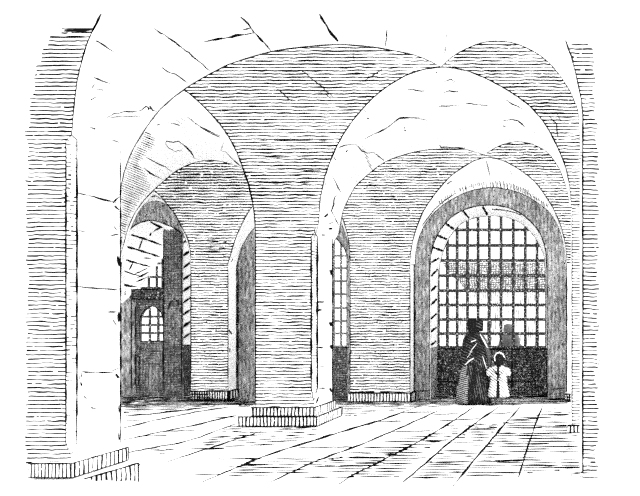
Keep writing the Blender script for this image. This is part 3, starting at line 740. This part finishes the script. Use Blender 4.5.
# ------------------------------------------------------------------ people
def skinmesh(name, verts, edges, radii, root, mat, parent, levels=2):
    me = bpy.data.meshes.new(name); me.from_pydata(verts, edges, [])
    o = bpy.data.objects.new(name, me); COL.objects.link(o)
    md = o.modifiers.new('skin', 'SKIN'); sm = o.modifiers.new('sub', 'SUBSURF'); sm.levels = levels; sm.render_levels = levels
    for i, r in enumerate(radii):
        sv = me.skin_vertices[0].data[i]; sv.radius = (r, r) if not isinstance(r, tuple) else r; sv.use_root = (i == root)
    dg = bpy.context.evaluated_depsgraph_get(); ev = o.evaluated_get(dg)
    nm = bpy.data.meshes.new_from_object(ev); nm.name = name
    o.modifiers.clear(); o.data = nm; nm.materials.clear(); nm.materials.append(mat)
    for p in nm.polygons: p.use_smooth = True
    o.parent = parent
    return o
def human(parent, H, lhand, rhand, lean=0.0, faced=0.0, mat=None, stride=.03):
    """continuous body, 1/7.5 heads, facing +Y; hands given in local metres"""
    k = H/1.65
    V, E, R = [], [], []
    def add(p, r, frm=None):
        V.append(tuple(c*k for c in p)); R.append(r*k if not isinstance(r, tuple) else tuple(q*k for q in r))
        if frm is not None: E.append((frm, len(V)-1))
        return len(V)-1
    pel = add((0, 0, .90), .135)
    wa = add((0, lean*.3, 1.05), .110, pel); ch = add((0, lean*.7, 1.22), .135, wa); nk0 = add((0, lean, 1.36), .085, ch)
    nk = add((0, lean, 1.43), .048, nk0)
    fx, fy_ = math.sin(faced), math.cos(faced)
    h1 = add((fx*.012, lean+fy_*.012, 1.50), .075, nk); h2 = add((fx*.01, lean+fy_*.01, 1.575), .09, h1); add((0, lean, 1.63), .05, h2)
    add((fx*.112, lean+fy_*.112, 1.535), .014, h1)                       # nose
    for s in (-1, 1):
        hx = add((s*.095, 0, .84), .10, pel); kn = add((s*.10, .02, .47), .062, hx); an = add((s*.10, -.02+stride*s, .09), .040, kn)
        ft = add((s*.10, .07+stride*s, .035), .038, an); add((s*.105, .16+stride*s, .025), .028, ft)
    for s, hd in ((-1, lhand), (1, rhand)):
        hd = Vector(hd)/k
        sh = add((s*.165, lean, 1.33), .062, nk0)
        S = Vector((s*.18, lean, 1.30)); el = (S+hd)*.5+Vector((s*.05, -.05, -.02))
        e_ = add(tuple(el), .042, sh); wr = hd-(hd-el).normalized()*.09
        w = add(tuple(wr), .027, e_); pm = add(tuple(hd-(hd-el).normalized()*.03), .034, w)
        dn = (hd-el).normalized(); sd = Vector((0, 1, 0))
        for j, (o_, L) in enumerate(((-.030, .060), (-.010, .072), (.010, .068), (.028, .052))):
            a = add(tuple(hd+sd*o_+dn*.02), .0105, pm); add(tuple(hd+sd*o_*1.1+dn*(.02+L)+Vector((-s*.015, 0, 0))), .0085, a)
        t = add(tuple(wr+dn*.03+sd*.04), .0115, pm); add(tuple(wr+dn*.075+sd*.060), .0095, t)
    return skinmesh('body', V, E, R, 0, mat or M['skin'], parent)
def lathe(name, prof, mat, parent, n=40, fold=0.0, nf=9, sx=1.0, sy=1.0, mats=None, cx=None, gap=None, ph=0.0):
    """cloth swept round the body: prof = (radius, height[, x offset[, y offset]])"""
    m = MB(); rings = []
    for t, p in enumerate(prof):
        r, z = p[0], p[1]; ox = p[2] if len(p) > 2 else 0; oy = p[3] if len(p) > 3 else 0
        amt = fold*t/(len(prof)-1)
        ring = []
        for i in range(n):
            a = 2*math.pi*i/n+ph
            rr = r*(1+amt*math.sin(a*nf+t*.3))
            ring.append(Vector((math.cos(a)*rr*sx+ox, math.sin(a)*rr*sy+oy, z)))
        rings.append(ring)
    for r0, r1 in zip(rings, rings[1:]):
        for i in range(n):
            if gap and gap(i/n): continue
            j = (i+1) % n; c = (r0[i]+r1[j])/2
            mm = mats(c) if mats else mat
            m.face([r0[i], r0[j], r1[j], r1[i]], mm)
    me = bpy.data.meshes.new(name)
    me.from_pydata([tuple(v) for v in m.v], [], m.f)
    for q in m.mats: me.materials.append(q)
    me.polygons.foreach_set('material_index', m.m)
    import bmesh
    b = bmesh.new(); b.from_mesh(me); bmesh.ops.remove_doubles(b, verts=b.verts, dist=1e-4); b.to_mesh(me); b.free()
    for p_ in me.polygons: p_.use_smooth = True
    o = bpy.data.objects.new(name, me); COL.objects.link(o); o.parent = parent
    if True:
        sd = o.modifiers.new('cloth', 'SOLIDIFY'); sd.thickness = .012
    return o
dw = 17.05
PXM = F/dw
woman = thing('person', P(474.5, fy(dw), dw), 'person in bonnet, dark shawl and long skirt holding a small child by the hand', 'person')
human(woman, 1.58, (-.16, .16, .90), (.285, .02, .66), faced=.9)
def skm(c): return M['cloth_fine'] if c.x < -.115 else M['cloth_skirt']
lathe('skirt', [(.13, 1.00), (.17, .90, -.01), (.21, .75, -.015), (.245, .55, -.02), (.275, .35, -.02), (.295, .18, -.02), (.305, .03, -.02)], None, woman, fold=.10, nf=9, sy=.85, mats=skm)
shw = lathe('shawl', [(.075, 1.37, 0), (.13, 1.33, 0), (.195, 1.24, .0), (.215, 1.10, -.005), (.225, .96, -.02), (.235, .84, -.05), (.20, .76, -.09), (.13, .68, -.13)], M['cloth_dark'], woman, fold=.07, nf=7, sy=.8)
# light folds and edges of the shawl
m = MB(); wl_ = woman.location
def wp(x, y, off=-.02): return P(x, y, dw-.24)
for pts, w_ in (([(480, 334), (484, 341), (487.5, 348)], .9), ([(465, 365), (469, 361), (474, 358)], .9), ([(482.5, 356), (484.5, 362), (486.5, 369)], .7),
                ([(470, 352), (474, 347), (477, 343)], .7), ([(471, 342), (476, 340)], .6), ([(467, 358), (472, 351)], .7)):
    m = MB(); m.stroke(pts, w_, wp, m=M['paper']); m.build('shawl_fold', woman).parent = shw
# bonnet: crown and a deep brim turned to the right
bon = lathe('bonnet', [(.02, 1.62, -.045), (.06, 1.61, -.045), (.088, 1.55, -.04), (.095, 1.48, -.03), (.08, 1.41, -.02), (.085, 1.34, -.01)], M['hair'], woman, fold=.04, nf=5)
m = MB()
rings = []
for (ox, r) in ((.02, .085), (.09, .115), (.155, .128), (.165, .105), (.13, .07), (.12, .01)):
    rings.append([Vector((ox*.95, ox*.35+math.cos(a)*r, 1.485+math.sin(a)*r+ox*.12))+woman.location for a in [2*math.pi*i/24 for i in range(24)]])
for r0, r1 in zip(rings, rings[1:]):
    for i in range(24):
        j = (i+1) % 24; m.face([r0[i], r0[j], r1[j], r1[i]], M['cloth_dark'])
m.build('bonnet_brim', woman).parent = bon
dc = 16.95
child = thing('person', P(498.5, fy(dc), dc), 'small child in a white striped smock and hat standing before the gate', 'person')
human(child, .90, (-.185, .02, .60), (.16, .05, .36), mat=M['skin'], stride=.015)
lathe('smock', [(.065, .735), (.125, .70), (.150, .60), (.130, .50), (.140, .40), (.165, .28), (.190, .15)], None, child, fold=.08, nf=8, sy=.8,
      mats=lambda c: M['hair'] if (abs(c.x+.0) < .028 and c.y < 0) else M['cloth_stripe'])
for s in (-1, 1):
    o = lathe('sleeve', [(.045, .70, s*.10), (.062, .66, s*.14), (.062, .60, s*.16), (.045, .55, s*.165)], M['cloth_stripe'], child, n=16)
lathe('sash', [(.138, .52), (.142, .49), (.138, .46)], M['cloth_stripe'], child, sy=.8)
cp = lambda x, y: P(x, y, dc-.16)
for pts, w_ in (([(495, 371), (499, 376), (503, 371)], 1.3), ([(499, 376), (496.5, 381)], 1.2), ([(492.5, 369), (499, 377), (504, 383)], .7)):
    m = MB(); m.stroke(pts, w_, cp); m.build('smock_strap', child)
hat = lathe('hat', [(.02, .935), (.08, .92), (.10, .87), (.098, .82), (.075, .775), (.08, .75)], M['hair'], child, n=24, fold=.03)
m = MB(); m.stroke([(495, 361), (494.5, 357), (496.5, 353.5), (499.5, 352.3), (503, 354), (504.5, 357.5)], .85, cp, m=M['paper'], taper=False); m.build('hat_trim', child).parent = hat
# two grey figures in the yard
dg_ = 21.5
for (px, top_, sc, lab) in ((508.5, 324.5, 1.0, 'taller grey cloaked figure standing outside, seen through the lower bars'), (515.5, 335.5, .83, 'shorter grey cloaked figure outside, close at the right of the taller one')):
    d = dg_+(0 if sc == 1 else -.5)
    H = EYE-(top_-VY)*d/F
    g = thing('person', P(px, fy(d), d), lab, 'person')
    human(g, H*.99, (-.20*sc, .1, .80*sc), (.20*sc, .1, .80*sc), mat=M['ghost'])
    k = H/1.5
    lathe('cloak', [(.06*k, 1.30*k), (.15*k, 1.25*k), (.20*k, 1.12*k), (.19*k, .85*k), (.22*k, .5*k), (.25*k, .1*k)], M['ghost'], g, fold=.04, nf=8)
    lathe('hood', [(.02*k, 1.51*k), (.085*k, 1.485*k), (.115*k, 1.42*k), (.115*k, 1.34*k), (.10*k, 1.25*k)], M['ghost'], g)

# ------------------------------------------------------------------ light and camera
w = bpy.data.worlds.new('white_sky'); SC.world = w; w.use_nodes = True
bg = w.node_tree.nodes['Background']; bg.inputs[0].default_value = (1, 1, 1, 1); bg.inputs[1].default_value = 1.0
sl = bpy.data.lights.new('sun', 'SUN'); sl.energy = 2.0; sl.angle = math.radians(2)
so = bpy.data.objects.new('sun', sl); COL.objects.link(so)
so.rotation_euler = Vector((-.80, -.30, -.42)).to_track_quat('-Z', 'Y').to_euler(); so.location = (6, 16, 9)
s2 = bpy.data.lights.new('soft_fill_sun', 'SUN'); s2.energy = 1.6; s2.angle = math.radians(120)  # wide fill sun added behind the camera to brighten the vault undersides
s2o = bpy.data.objects.new('soft_fill_sun', s2); COL.objects.link(s2o)
s2o.rotation_euler = Vector((-.12, 1, .0)).to_track_quat('-Z', 'Y').to_euler(); s2o.location = (0, -4, 3)
cam = bpy.data.cameras.new('camera'); co = bpy.data.objects.new('camera', cam); COL.objects.link(co)
co.location = (0, 0, EYE); co.rotation_euler = (math.radians(90), 0, 0)
cam.sensor_width = 36; cam.lens = F/640*36; cam.shift_x = (320-VX)/640; cam.shift_y = (VY-248)/640
cam.clip_end = 200
SC.camera = co
SC.view_settings.view_transform = 'Standard'; SC.view_settings.look = 'None'
SC.view_settings.exposure = 0.95; SC.view_settings.gamma = 1.0
SC.view_settings.use_curve_mapping = False
SC.cycles.use_denoising = False
SC.cycles.max_bounces = 24; SC.cycles.diffuse_bounces = 24
